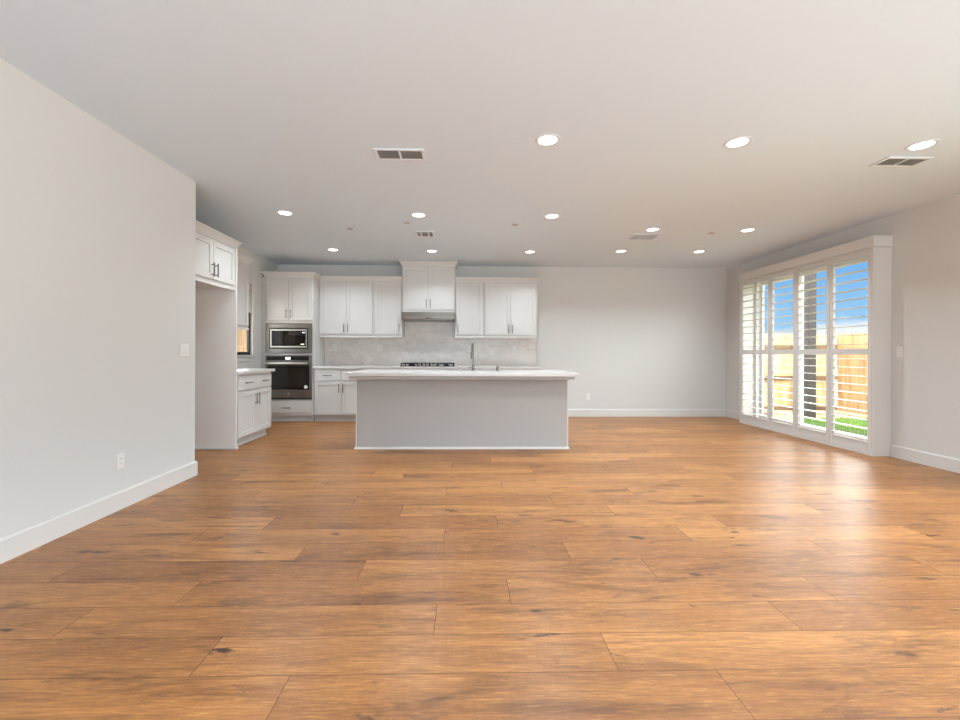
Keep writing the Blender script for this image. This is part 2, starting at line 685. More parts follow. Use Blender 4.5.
# right wall: sliding door in view, added wide window beside the camera out of view
SD = (4.80, 7.08, 0.0, 2.42)
W2 = (-1.4, 3.2, 0.12, 2.14)
wall_box('wall_right', [(XR, XR + 0.16, YREAR - 0.2, W2[0], 0, H), (XR, XR + 0.16, W2[0], W2[1], 0, W2[2]),
                        (XR, XR + 0.16, W2[0], W2[1], W2[3], H), (XR, XR + 0.16, W2[1], SD[0], 0, H),
                        (XR, XR + 0.16, SD[0], SD[1], SD[3], H), (XR, XR + 0.16, SD[1], YB, 0, H)])
wall_box('wall_exterior', [(XR + 0.16, XR + 0.21, YREAR - 0.2, W2[0], -0.2, 3.0), (XR + 0.16, XR + 0.21, W2[0], W2[1], -0.2, W2[2]),
                           (XR + 0.16, XR + 0.21, W2[0], W2[1], W2[3], 3.0), (XR + 0.16, XR + 0.21, W2[1], SD[0], -0.2, 3.0),
                           (XR + 0.16, XR + 0.21, SD[0], SD[1], SD[3], 3.0), (XR + 0.16, XR + 0.21, SD[1], YB + 0.2, -0.2, 3.0)], STUCCO)
W3 = (-1.4, 3.4, 0.4, 2.38)
wall_box('wall_rear', [(XL, W3[0], YREAR - 0.2, YREAR, 0, H), (W3[1], XR, YREAR - 0.2, YREAR, 0, H),
                       (W3[0], W3[1], YREAR - 0.2, YREAR, 0, W3[2]), (W3[0], W3[1], YREAR - 0.2, YREAR, W3[3], H)])

# baseboards, 13.5 cm with an eased top
BP = [(0, 0), (0.016, 0), (0.016, 0.122), (0.009, 0.135), (0, 0.135)]


def baseboard(name, path):
    return struct(MB().sweep(path, BP).build(name, TRIM))


baseboard('baseboard_left', [(XL, YREAR), (XL, YRET), (XK + 0.001, YRET)])
baseboard('baseboard_back', [(1.29, YB), (XR, YB), (XR, 7.10)])
baseboard('baseboard_right', [(XR, 4.715), (XR, W2[1])])


# ------------------------------------------------------------------ sliding glass door and casing
def sliding_door():
    o = MB()
    x0, x1 = 4.86, 4.97
    y0, y1, z0, z1 = SD
    o.box(x0, x1, y0, y0 + 0.05, 0, z1).box(x0, x1, y1 - 0.05, y1, 0, z1)
    o.box(x0, x1, y0 + 0.05, y1 - 0.05, z1 - 0.05, z1).box(x0, x1, y0 + 0.05, y1 - 0.05, 0, 0.03)
    fr = struct(o.build('door_1', VINYL, None, 0.003))

    def sash(xa, xb, ya, yb):
        m = MB()
        m.box(xa, xb, ya, ya + 0.055, 0.03, z1 - 0.05).box(xa, xb, yb - 0.055, yb, 0.03, z1 - 0.05)
        m.box(xa, xb, ya + 0.055, yb - 0.055, 0.03, 0.13).box(xa, xb, ya + 0.055, yb - 0.055, z1 - 0.125, z1 - 0.05)
        s = m.build('sliding_sash', VINYL, fr, 0.003)
        xm = (xa + xb) / 2
        MB().box(xm - 0.003, xm + 0.003, ya + 0.05, yb - 0.05, 0.125, z1 - 0.12).build('glass_pane', GLASS, s)
    sash(4.87, 4.905, y0 + 0.05, 6.20)
    sash(4.92, 4.955, 6.145, y1 - 0.05)


sliding_door()

XS = 4.61            # room side of the shutter frame
BY0, BY1 = 4.725, 7.085


def shutter_surround():
    m = MB()
    d = 0.022
    zt = 2.372
    m.box(XS, XR, BY0, BY0 + d, 0, zt).box(XS, XR, BY1 - d, BY1, 0, zt)
    m.box(XS, XR, BY0 + d, BY1 - d, zt - 0.022, zt)
    m.box(XS, XS + 0.05, BY0 + d, BY1 - d, 0, 0.035)
    # header fascia, a little proud all round
    m.box(XS - 0.012, XR, BY0 - 0.012, BY1 + 0.012, zt + 0.002, 2.502)
    return struct(m.build('trim_1', TRIM, None, 0.003))


shutter_surround()


def louver(m, ya, yb, z, w=0.102, t=0.008, tilt=math.radians(-1)):
    xc = XS + 0.018
    n = 14
    poly = []
    for k in range(n):
        a = 2 * PI * k / n
        px, pz = w / 2 * math.cos(a), t / 2 * math.sin(a)
        poly.append((xc + px * math.cos(tilt) - pz * math.sin(tilt), z + px * math.sin(tilt) + pz * math.cos(tilt)))
    m.prism(poly, 'Y', ya, yb)


def shutter_panel(y0, y1, label):
    root = thing('shutter_panel', label, 'shutter', (0, 0, 0), 0, 'plantation shutter panels over the sliding door')
    st = 0.048
    xa, xb = XS + 0.002, XS + 0.034
    m = MB()
    zb, zt = 0.037, 2.348
    m.box(xa, xb, y0, y0 + st, zb, zt).box(xa, xb, y1 - st, y1, zb, zt)
    m.box(xa, xb, y0 + st, y1 - st, zb, 0.150).box(xa, xb, y0 + st, y1 - st, zt - 0.055, zt)
    m.box(xa, xb, y0 + st, y1 - st, 1.150, 1.222)
    m.build('shutter_frame', TRIM, root, 0.003)
    for (za, zc, n) in ((0.150, 1.150, 10), (1.222, 2.293, 10)):
        m = MB()
        for i in range(n):
            louver(m, y0 + st + 0.003, y1 - st - 0.003, za + (i + 0.5) * (zc - za) / n)
        m.build('louvers', TRIM, root, smooth=True)
    return root


edges = [4.749, 5.312, 5.866, 6.375, 7.060]
for i, lab in enumerate(('white plantation shutter panel nearest the light switch, widest seen in the photo',
                         'white plantation shutter panel in front of the dark patio post',
                         'white plantation shutter panel second from the back wall, showing fence and sky',
                         'narrowest looking white plantation shutter panel, nearest the back wall')):
    shutter_panel(edges[i] + 0.002, edges[i + 1] - 0.002, lab)


# unseen windows added beside and behind the camera as soft light sources: simple vinyl frames with glass
def window(name, axis, a0, a1, z0, z1, p0, p1, parts, m=VINYL):
    o = MB()
    f = 0.05

    def bx(mb, u0, u1, q0, q1, w0, w1):
        if axis == 'Y':
            mb.box(q0, q1, u0, u1, w0, w1)
        else:
            mb.box(u0, u1, q0, q1, w0, w1)
    bx(o, a0, a0 + f, p0, p1, z0, z1)
    bx(o, a1 - f, a1, p0, p1, z0, z1)
    bx(o, a0 + f, a1 - f, p0, p1, z0, z0 + f)
    bx(o, a0 + f, a1 - f, p0, p1, z1 - f, z1)
    for i in range(1, parts):
        u = a0 + (a1 - a0) * i / parts
        bx(o, u - 0.03, u + 0.03, p0, p1, z0 + f, z1 - f)
    fr = struct(o.build(name, m, None, 0.002))
    for i in range(parts):
        u0 = a0 + (a1 - a0) * i / parts + (f if i == 0 else 0.03)
        u1 = a0 + (a1 - a0) * (i + 1) / parts - (f if i == parts - 1 else 0.03)
        g = MB()
        pm = (p0 + p1) / 2
        bx(g, u0 - 0.004, u1 + 0.004, pm - 0.003, pm + 0.003, z0 + f - 0.004, z1 - f + 0.004)
        g.build('glass_pane', GLASS, fr)
    return fr


window('added_window_side', 'Y', W2[0], W2[1], W2[2], W2[3], 4.84, 4.90, 3)
window('added_window_rear', 'X', W3[0], W3[1], W3[2], W3[3], YREAR - 0.12, YREAR - 0.06, 3)
kw = window('window_1', 'Y', KW[0], KW[1], KW[2], KW[3], XK - 0.058, XK - 0.028, 1, BRONZE)
struct(MB().box(XK, XK + 0.014, KW[1], KW[1] + 0.07, KW[2] - 0.06, KW[3] + 0.07)
       .box(XK, XK + 0.014, KW[0] - 0.05, KW[1], KW[3], KW[3] + 0.07)
       .box(XK - 0.05, XK + 0.03, KW[0] - 0.05, KW[1] + 0.085, KW[2] - 0.03, KW[2] - 0.002)
       .box(XK, XK + 0.014, KW[0] - 0.05, KW[1], KW[2] - 0.10, KW[2] - 0.031).build('trim_2', TRIM, None, 0.002))


def kitchen_blind():
    root = thing('window_blind', 'white slatted blind half lowered in the small kitchen window', 'blind', (XK - 0.001, 0, 0))
    y0, y1 = KW[0] + 0.01, KW[1] - 0.01
    MB().box(-0.02, 0.02, y0, y1, KW[3] - 0.045, KW[3] - 0.003).build('head_rail', PLATE, root, 0.003)
    m = MB()
    z = KW[3] - 0.07
    while z > 1.80:
        m.prism([(-0.02, z + 0.012), (-0.018, z + 0.014), (0.02, z - 0.012), (0.018, z - 0.014)], 'Y', y0, y1)
        z -= 0.030
    m.build('slats', BLIND, root)
    MB().box(-0.02, 0.018, y0, y1, z - 0.01, z + 0.012).build('bottom_rail', PLATE, root, 0.003)
    for yy in (y0 + 0.12, y1 - 0.12):
        MB().tube([(0.0, yy, z), (0.0, yy, KW[3] - 0.03)], 0.0012, 6).build('ladder_cord', PLATE, root)


kitchen_blind()


# ------------------------------------------------------------------ cabinets (local: x along the front, y into the wall, front at y=0)
def bar_pull(x, y, z, length, vertical, parent, m=NICKEL):
    b = MB()
    h = length / 2
    if vertical:
        b.tube([(x, y - 0.032, z - h), (x, y - 0.032, z + h)], 0.0062, 10)
        for s in (-1, 1):
            b.tube([(x, y - 0.032, z + s * h * 0.68), (x, y + 0.002, z + s * h * 0.68)], 0.005, 8)
    else:
        b.tube([(x - h, y - 0.032, z), (x + h, y - 0.032, z)], 0.0062, 10)
        for s in (-1, 1):
            b.tube([(x + s * h * 0.68, y - 0.032, z), (x + s * h * 0.68, y + 0.002, z)], 0.005, 8)
    return b.build('handle', m, parent, smooth=True)


def shaker(name, x0, x1, z0, z1, root, rail=0.058, t=0.02, flat=False):
    m = MB()
    if flat:
        m.box(x0, x1, 0, t, z0, z1)
    else:
        m.box(x0, x0 + rail, 0, t, z0, z1).box(x1 - rail, x1, 0, t, z0, z1)
        m.box(x0 + rail, x1 - rail, 0, t, z0, z0 + rail).box(x0 + rail, x1 - rail, 0, t, z1 - rail, z1)
        m.box(x0 + rail, x1 - rail, 0.011, t - 0.001, z0 + rail, z1 - rail)
    return m.build(name, CAB, root, 0.0018)


def doors(root, x0, x1, z0, z1, n, pull, side=None):
    """n doors across x0..x1; pull 'low' or 'high' = where the handle sits; side for single doors"""
    if n == 2:
        xm = (x0 + x1) / 2
        spans = ((x0, xm - 0.003, 1), (xm + 0.003, x1, -1))
    else:
        spans = ((x0, x1, side),)
    for (a, b, s) in spans:
        d = shaker('door', a, b, z0, z1, root)
        hx = (b - 0.03) if s > 0 else (a + 0.03)
        hz = z0 + 0.105 if pull == 'low' else z1 - 0.115
        bar_pull(hx, 0, hz, 0.15, True, d)


def crown(root, w, depth, z, left=True, right=True, hgt=0.075, out=0.055):
    prof = [(0, z - 0.012), (0.008, z - 0.012), (0.014, z + 0.004), (out * 0.55, z + hgt * 0.5), (out * 0.9, z + hgt * 0.8),
            (out, z + hgt * 0.84), (out, z + hgt), (0, z + hgt)]
    path = []
    if left:
        path.append((0, depth))
    path += [(0, 0.018), (w, 0.018)]
    if right:
        path.append((w, depth))
    MB().sweep(path, prof).build('crown_molding', CAB, root)


def carcass(root, w, depth, z0, z1, toe=0.0):
    m = MB()
    m.box(0, w, 0.0205, depth, z0, z1)
    m.build('cabinet_box', CAB, root, 0.0015)
    if toe:
        MB().box(0.0, w, 0.085, depth - 0.005, 0.012, z0).build('toe_kick', CABIN, root)
        MB().box(0.0, w, 0.073, 0.085, 0, 0.028).build('shoe_molding', TRIM, root, 0.003)


def light_rail(root, w, depth, z):
    MB().box(0, w, 0.008, 0.03, z - 0.028, z).build('light_rail', CAB, root, 0.003)


FU = YB - 0.35       # front of the upper cabinets


def upper_back(x0, x1, n, label, left=False, right=False, side=None):
    w = x1 - x0
    root = thing('upper_cabinet', label, 'cabinet', (x0, FU, 0), 0, 'white upper cabinets on the kitchen walls')
    carcass(root, w, 0.345, 1.445, 2.415)
    doors(root, 0.018, w - 0.018, 1.475, 2.372, n, 'low', side)
    crown(root, w, 0.345, 2.405, left, right)
    light_rail(root, w, 0.345, 1.445)
    return root


upper_back(-2.538, -1.600, 2, 'white two-door upper cabinet between the oven tower and a single-door cabinet')
upper_back(-1.598, -1.106, 1, 'white single-door upper cabinet just left of the range hood', side=1)
upper_back(-0.184, 0.315, 1, 'white single-door upper cabinet just right of the range hood', side=-1)
upper_back(0.317, 1.248, 2, 'white two-door upper cabinet at the right end of the back wall run', right=True)

# taller cabinet over the hood
hc = thing('upper_cabinet', 'white two-door cabinet above the range hood, reaching the ceiling', 'cabinet', (-1.104, YB - 0.385, 0), 0,
           'white upper cabinets on the kitchen walls')
carcass(hc, 0.918, 0.38, 1.862, 2.672)
doors(hc, 0.018, 0.900, 1.905, 2.640, 2, 'low')
crown(hc, 0.918, 0.38, 2.668, True, True, 0.068, 0.05)

# range hood
hood = thing('range_hood', 'stainless steel range hood under the tall cabinet over the cooktop', 'range hood', (-1.102, YB - 0.40, 0))
m = MB()
m.prism([(-0.035, 1.775), (-0.02, 1.858), (0.39, 1.858), (0.39, 1.745), (-0.015, 1.735), (-0.03, 1.745)], 'X', 0.0, 0.914)
m.build('hood_body', STEEL, hood, 0.003)
MB().box(0.03, 0.884, 0.0, 0.36, 1.722, 1.744).build('filter_tray', STEEL, hood, 0.004)
MB().box(0.42, 0.50, -0.0365, -0.028, 1.752, 1.764).build('control_strip', BLACKG, hood)
for x in (0.2, 0.714):
    MB().lathe([(0.028, 1.7205), (0.028, 1.723)], (x, 0.10, 0), 16).build('hood_lamp', PLATE, hood)

# oven tower
OF = 7.160
ov = thing('tall_oven_cabinet', 'tall white cabinet tower housing the microwave and wall oven', 'cabinet', (-3.335, OF, 0))
w = 0.792
m = MB()
m.box(0, 0.014, 0.0205, 0.62, 0.105, 2.425).box(w - 0.014, w, 0.0205, 0.62, 0.105, 2.425)
m.box(0.014, w - 0.014, 0.0205, 0.62, 1.640, 2.425).box(0.014, w - 0.014, 0.0205, 0.62, 1.112, 1.135)
m.box(0.014, w - 0.014, 0.0205, 0.62, 0.105, 0.368).box(0.014, w - 0.014, 0.55, 0.62, 0.368, 1.64)
m.build('cabinet_box', CAB, ov, 0.0015)
m = MB().box(0, w, 0.085, 0.615, 0.012, 0.105)
m.build('toe_kick', CABIN, ov)
MB().box(0, w, 0.073, 0.085, 0, 0.028).build('shoe_molding', TRIM, ov, 0.003)
doors(ov, 0.03, w - 0.03, 1.688, 2.345, 2, 'low')
d = shaker('drawer', 0.022, w - 0.022, 0.152, 0.345, ov, flat=True)
bar_pull(w / 2 - 0.02, 0, 0.235, 0.13, False, d)
crown(ov, w, 0.26, 2.415, True, True)
MB().box(-0.062, -0.001, 0.03, 0.05, 0.10, 2.41).build('filler_strip', CAB, ov)

# microwave with its trim kit
mw = thing('microwave', 'built-in stainless microwave with black glass door above the wall oven', 'microwave', (-3.319, OF - 0.004, 0))
mz0, mz1, ww = 1.138, 1.636, 0.762
m = MB()
m.box(0, 0.062, 0, 0.02, mz0, mz1).box(ww - 0.062, ww, 0, 0.02, mz0, mz1)
m.box(0.062, ww - 0.062, 0, 0.02, mz0, mz0 + 0.076).box(0.062, ww - 0.062, 0, 0.02, mz1 - 0.076, mz1)
m.build('trim_kit', STEEL, mw, 0.003)
MB().box(0.064, ww - 0.064, 0.012, 0.42, mz0 + 0.078, mz1 - 0.078).build('oven_body', SLOT, mw)
m = MB()
a0, a1, c0, c1 = 0.082, ww - 0.082, mz0 + 0.096, mz1 - 0.096
m.box(a0, a0 + 0.022, -0.012, 0.011, c0, c1).box(a1 - 0.012, a1, -0.012, 0.011, c0, c1)
m.box(a0 + 0.022, a1 - 0.012, -0.012, 0.011, c0, c0 + 0.028).box(a0 + 0.022, a1 - 0.012, -0.012, 0.011, c1 - 0.028, c1)
m.build('door_frame', STEELB, mw, 0.003)
MB().box(a0 + 0.022, a1 - 0.012, -0.008, 0.010, c0 + 0.028, c1 - 0.028).build('glass_door', BLACKG, mw)
MB().box(a0 + 0.07, a0 + 0.41, -0.0092, -0.008, c0 + 0.055, c1 - 0.05).build('door_window', BLACKW, mw)
MB().box(a1 - 0.075, a1 - 0.03, -0.0092, -0.008, c1 - 0.062, c1 - 0.048).build('clock_display', DISP, mw)
MB().box(a1 - 0.095, a1 - 0.04, -0.0092, -0.008, c0 + 0.048, c0 + 0.064).build('start_button', AMBER, mw)

# wall oven
wo = thing('wall_oven', 'stainless single wall oven with black glass door below the microwave', 'oven', (-3.322, OF - 0.006, 0))
ww = 0.766
MB().box(0.004, ww - 0.004, 0.022, 0.55, 0.374, 1.108).build('oven_body', STEEL, wo)
cp = MB().box(0, ww, 0, 0.021, 1.008, 1.110).build('control_panel', STEEL, wo, 0.003)
MB().box(0.026, ww - 0.05, -0.003, -0.0002, 1.022, 1.092).build('panel_glass', BLACKG, cp)
MB().box(0.335, 0.415, -0.0042, -0.003, 1.038, 1.075).build('clock_display', DISP, cp)
m = MB()
m.box(0, 0.042, 0, 0.021, 0.398, 1.004).box(ww - 0.042, ww, 0, 0.021, 0.398, 1.004)
m.box(0.042, ww - 0.042, 0, 0.021, 0.398, 0.540).box(0.042, ww - 0.042, 0, 0.021, 0.935, 1.004)
dr = m.build('oven_door', STEEL, wo, 0.003)
MB().box(0.042, ww - 0.042, -0.002, 0.018, 0.540, 0.935).build('door_glass', BLACKG, dr)
MB().box(0.11, ww - 0.11, -0.003, -0.002, 0.585, 0.90).build('door_window', BLACKW, dr)
m = MB()
m.tube([(0.03, -0.045, 0.972), (ww - 0.06, -0.045, 0.972)], 0.019, 14)
for x in (0.06, ww - 0.09):
    m.tube([(x, -0.045, 0.972), (x, 0.002, 0.972)], 0.011, 10)
m.build('handle', STEELB, dr, smooth=True)
MB().lathe([(0.020, -0.0015), (0.020, 0.0)], (0.385, 0, 0.465), 20, 'Y').build('badge', STEELB, dr)
MB().lathe([(0.031, -0.0035), (0.031, -0.002)], (0.672, 0, 0.583), 24, 'Y').build('sticker', PLATE, dr)
MB().box(0.004, ww - 0.004, 0.006, 0.021, 0.374, 0.396).build('vent_slot', SLOT, wo)


def base_front(root, w, splits, toe=0.105, top=0.885):
    """splits: list of (x0,x1); each a drawer over a door; paired handles"""
    for (a, b, s) in splits:
        dr_ = shaker('drawer', a, b, 0.690, 0.860, root, flat=True)
        bar_pull((a + b) / 2, 0, 0.775, 0.15, False, dr_)
        dd = shaker('door', a, b, toe + 0.015, 0.672, root)
        bar_pull((b - 0.03) if s > 0 else (a + 0.03), 0, 0.672 - 0.115, 0.15, True, dd)


def base_cabinet(label, loc, rotz, w, depth, splits):
    root = thing('base_cabinet', label, 'cabinet', loc, rotz, 'white base cabinets along the kitchen walls')
    carcass(root, w, depth, 0.105, 0.885, 0.105)
    base_front(root, w, splits)
    return root


BF = YB - 0.61
base_cabinet('white two-drawer base cabinet right of the oven tower, partly behind the island', (-2.538, BF, 0), 0, 0.926, 0.605,
             [(0.03, 0.460, 1), (0.466, 0.896, -1)])
base_cabinet('long run of white base cabinets under the cooktop, mostly hidden behind the island', (-1.610, BF, 0), 0, 2.858, 0.605,
             [(0.02, 0.490, 1), (0.520, 0.960, 1), (0.966, 1.405, -1), (1.440, 1.900, -1), (1.930, 2.380, 1), (2.386, 2.838, -1)])
b = MB()
b.box(-2.540, 1.275, BF - 0.025, YB - 0.001, 0.886, 0.925)
tag(b.build('back_countertop', QUARTZ, None, 0.004, 2), 'white quartz countertop along the back wall under the cooktop', 'countertop')

b = MB()
b.box(-2.541, -1.10, YB - 0.012, YB - 0.0005, 0.926, 1.444)
b.box(-1.10, -0.19, YB - 0.012, YB - 0.0005, 0.926, 1.720)
b.box(-0.19, 1.287, YB - 0.012, YB - 0.0005, 0.926, 1.444)
bs = b.build('tile_backsplash', TILE)
tag(bs, 'pale grey marble tile backsplash on the back wall behind the cooktop', 'backsplash')

# left run: fridge surround, base and upper cabinets (fronts face +X, rotz 90)
XF = -2.715
fr = thing('fridge_cabinet', 'white two-door cabinet over the empty fridge alcove, with a full-height end panel', 'cabinet', (XF, YRET + 0.018, 0), PI / 2)
wf = 5.118 - YRET - 0.018
dpt = XF - XK - 0.004
carcass(fr, wf, dpt, 1.905, 2.395)
xs = 4.655 - YRET - 0.018
for (a, bb, s) in ((0.10, xs - 0.003, 1), (xs + 0.003, wf - 0.03, -1)):
    dd = shaker('door', a, bb, 1.935, 2.355, fr)
    bar_pull((bb - 0.032) if s > 0 else (a + 0.032), 0, 2.035, 0.15, True, dd)
crown(fr, wf, dpt * 0.45, 2.385, False, True)
MB().box(0, wf, 0.006, 0.03, 1.873, 1.905).build('light_rail', CAB, fr, 0.003)
MB().box(0, 0.018, 0.022, dpt, 0, 1.872).build('side_panel', CAB, fr, 0.001)

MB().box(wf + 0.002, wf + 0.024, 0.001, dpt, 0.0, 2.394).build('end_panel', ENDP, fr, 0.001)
MB().box(wf - 0.010, wf + 0.0015, 0.012, dpt, 0, 0.028).build('shoe_molding', TRIM, fr, 0.003)
MB().box(wf - 0.010, wf + 0.036, -0.014, 0.0005, 0, 0.028).build('front_shoe', TRIM, fr, 0.003)

base_cabinet('white two-drawer base cabinet beside the fridge alcove, under the short countertop', (XF, 5.145, 0), PI / 2, 0.915, dpt,
             [(0.03, 0.454, 1), (0.460, 0.892, -1)])
b = MB()
b.box(XK + 0.002, XF + 0.022, 5.144, 6.105, 0.886, 0.925)
tag(b.build('side_countertop', QUARTZ, None, 0.004, 2), 'short white quartz countertop on the left base cabinet by the fridge alcove', 'countertop')
ul = thing('upper_cabinet', 'white upper cabinet on the left wall, mostly hidden behind the fridge cabinet', 'cabinet',
           (-3.035, 5.146, 0), PI / 2, 'white upper cabinets on the kitchen walls')
carcass(ul, 0.916, 0.36, 1.490, 2.395)
doors(ul, 0.02, 0.896, 1.52, 2.355, 2, 'low')
crown(ul, 0.916, 0.36, 2.385, False, True)
light_rail(ul, 0.916, 0.36, 1.490)

# ------------------------------------------------------------------ island
IX0, IX1, IY0, IY1 = -1.311, 1.243, 5.14, 5.84
isl = thing('kitchen_island', 'long grey kitchen island with white corner trim in the middle of the floor', 'island', (0, 0, 0))
SKX, SKY = (-0.27, 0.47), (5.50, 5.80)      # sink cut-out
MB().holed([IX0 + 0.012, SKX[0], SKX[1], IX1 - 0.012], [IY0, SKY[0], SKY[1], IY1], 0.0, 0.884).build('island_body', ISLP, isl)
for (a, bb) in ((IX0, IX0 + 0.0115), (IX1 - 0.0115, IX1)):
    MB().box(a, bb, IY0 - 0.004, IY1, 0.0, 0.884).build('end_trim', TRIM, isl)
m = MB()
m.sweep([(IX0 - 0.001, IY1), (IX0 - 0.001, IY0 - 0.005), (IX1 + 0.001, IY0 - 0.005), (IX1 + 0.001, IY1)][::1],
        [(0, 0), (0.014, 0), (0.012, 0.016), (0.004, 0.026), (0, 0.026)])
m.build('shoe_molding', TRIM, isl)
# build-up under the counter edge
m = MB()
m.box(-1.337, 1.268, 4.925, IY0 - 0.005, 0.8475, 0.8845)
m.box(-1.337, IX0 - 0.001, IY0 - 0.005, IY1, 0.8475, 0.8845).box(IX1 + 0.001, 1.268, IY0 - 0.005, IY1, 0.8475, 0.8845)
m.build('counter_support', ISLP, isl, 0.003)
for k in range(4):
    a = IX0 + 0.03 + k * (IX1 - IX0 - 0.06) / 4
    bb = IX0 + 0.03 + (k + 1) * (IX1 - IX0 - 0.06) / 4
    MB().box(a + 0.006, bb - 0.006, IY1 + 0.0005, IY1 + 0.02, 0.12, 0.84).build('back_door', CAB, isl, 0.002)
b = MB()
b.holed([-1.372, SKX[0], SKX[1], 1.303], [4.892, SKY[0], SKY[1], 5.915], 0.885, 0.925)
tag(b.build('island_countertop', QUARTZ, None, 0.004, 2), 'large white quartz countertop overhanging the kitchen island', 'countertop')

# faucet on the island
fc = thing('kitchen_faucet', 'slim steel gooseneck faucet standing on the island countertop', 'faucet', (0.098, 5.42, 0.9255), math.radians(5))
MB().lathe([(0.026, 0), (0.026, 0.008), (0.018, 0.014), (0.016, 0.07), (0.0125, 0.08)], (0, 0, 0), 20).build('faucet_base', NICKEL, fc, smooth=True)
pts = [(0, 0, 0.06), (0, 0, 0.27)]
for k in range(1, 13):
    a = PI * k / 12
    pts.append((0, 0.085 - 0.085 * math.cos(a), 0.27 + 0.085 * math.sin(a)))
pts.append((0, 0.17, 0.245))
MB().tube(pts, 0.0095, 14).build('spout', NICKEL, fc, smooth=True)
MB().tube([(0, 0.17, 0.25), (0, 0.17, 0.235), (0, 0.17, 0.155), (0, 0.17, 0.15)], [0.012, 0.017, 0.019, 0.014], 14).build('spray_head', STEEL, fc, smooth=True)
MB().tube([(-0.014, 0, 0.045), (-0.05, 0, 0.047), (-0.062, 0, 0.05)], [0.009, 0.007, 0.0065], 10).build('lever_handle', STEEL, fc, smooth=True)
sb = thing('soap_dispenser', 'short dark steel button post right of the faucet on the island', 'dispenser', (0.408, 5.44, 0.9255))
MB().lathe([(0.022, 0), (0.022, 0.006), (0.017, 0.010), (0.017, 0.045), (0.013, 0.05)], (0, 0, 0), 20).build('dispenser_body', NICKEL, sb, smooth=True)
MB().lathe([(0.0125, 0.05), (0.0125, 0.062), (0.010, 0.065)], (0, 0, 0), 20).build('push_button', STEEL, sb, smooth=True)
# sink bowl let into the island
sk = thing('island_sink', 'undermount steel sink beyond the faucet in the island countertop', 'sink', (0.10, 5.65, 0.0))
m = MB()
sx, sy, zt_, zb_ = 0.366, 0.146, 0.8835, 0.66
m.box(-sx, -sx + 0.012, -sy, sy, zb_, zt_).box(sx - 0.012, sx, -sy, sy, zb_, zt_)
m.box(-sx + 0.012, sx - 0.012, -sy, -sy + 0.012, zb_, zt_).box(-sx + 0.012, sx - 0.012, sy - 0.012, sy, zb_, zt_)
m.box(-sx + 0.012, sx - 0.012, -sy + 0.012, sy - 0.012, zb_, zb_ + 0.012)
m.build('sink_bowl', STEEL, sk)
MB().lathe([(0.045, zb_ + 0.0125), (0.045, zb_ + 0.016), (0.02, zb_ + 0.016)], (0, 0.02, 0), 20).build('drain', STEELB, sk)

# ------------------------------------------------------------------ cooktop
ct = thing('gas_cooktop', 'black gas cooktop with five steel knobs on the back counter', 'cooktop', (-1.104, 7.235, 0.9255))
MB().box(0, 0.914, 0, 0.50, 0, 0.012).build('cooktop_plate', BLACKG, ct, 0.004)
for k in range(3):
    a, bb = 0.008 + k * 0.301, 0.008 + k * 0.301 + 0.296
    y0g = 0.01 if k != 1 else 0.105
    m = MB()
    for yy in (y0g, 0.472):
        m.box(a, bb, yy, yy + 0.016, 0.036, 0.054)
    for xx in (a, bb - 0.016):
        m.box(xx, xx + 0.016, y0g + 0.016, 0.472, 0.036, 0.054)
    for q in (0.33, 0.66):
        xx = a + (bb - a) * q
        m.box(xx - 0.007, xx + 0.007, y0g + 0.016, 0.472, 0.038, 0.054)
    ym = (y0g + 0.488) / 2
    m.box(a + 0.016, bb - 0.016, ym - 0.007, ym + 0.007, 0.038, 0.0545)
    for xx in (a, bb - 0.018):
        for yy in (y0g, 0.47):
            m.box(xx, xx + 0.018, yy, yy + 0.018, 0.012, 0.036)
    m.build('grate', IRON, ct, 0.002)
for (x, y, r) in ((0.16, 0.13, 0.04), (0.16, 0.36, 0.05), (0.457, 0.29, 0.06), (0.76, 0.13, 0.04), (0.76, 0.36, 0.05)):
    MB().lathe([(r, 0.012), (r, 0.022), (r * 0.8, 0.024), (r * 0.8, 0.031), (r * 0.5, 0.033)], (x, y, 0), 20).build('burner', IRON, ct)
for k in range(5):
    x = 0.457 + (k - 2) * 0.066
    MB().lathe([(0.021, 0.012), (0.021, 0.018), (0.017, 0.022), (0.0155, 0.046), (0.012, 0.048)], (x, 0.045, 0), 18).build('knob', STEELB, ct, smooth=True)


# ------------------------------------------------------------------ plates on walls
def wall_plate(kind, label, loc, rotz, gang=1, group=None):
    root = thing('light_switch' if kind == 'switch' else 'wall_outlet', label, 'light switch' if kind == 'switch' else 'outlet', loc, rotz, group)
    w = 0.035 + 0.023 * (gang - 1)
    MB().box(-w, w, -0.006, -0.0005, -0.0575, 0.0575).build('cover_plate', PLATE, root, 0.003, 2)
    for g in range(gang):
        x = (g - (gang - 1) / 2) * 0.046
        if kind == 'switch':
            MB().prism([(-0.006, -0.033), (-0.0115, -0.03), (-0.0075, 0.03), (-0.006, 0.033)], 'X', x - 0.0165, x + 0.0165).build('rocker', PLATE, root, 0.0008)
        else:
            f = MB().box(x - 0.0165, x + 0.0165, -0.008, -0.006, -0.033, 0.033).build('receptacle', PLATE, root, 0.0015)
            for zz in (-0.018, 0.018):
                for xx in (-0.006, 0.006):
                    MB().box(x + xx - 0.0011, x + xx + 0.0011, -0.0086, -0.008, zz - 0.004, zz + 0.005).build('slot', SLOT, f)
    return root


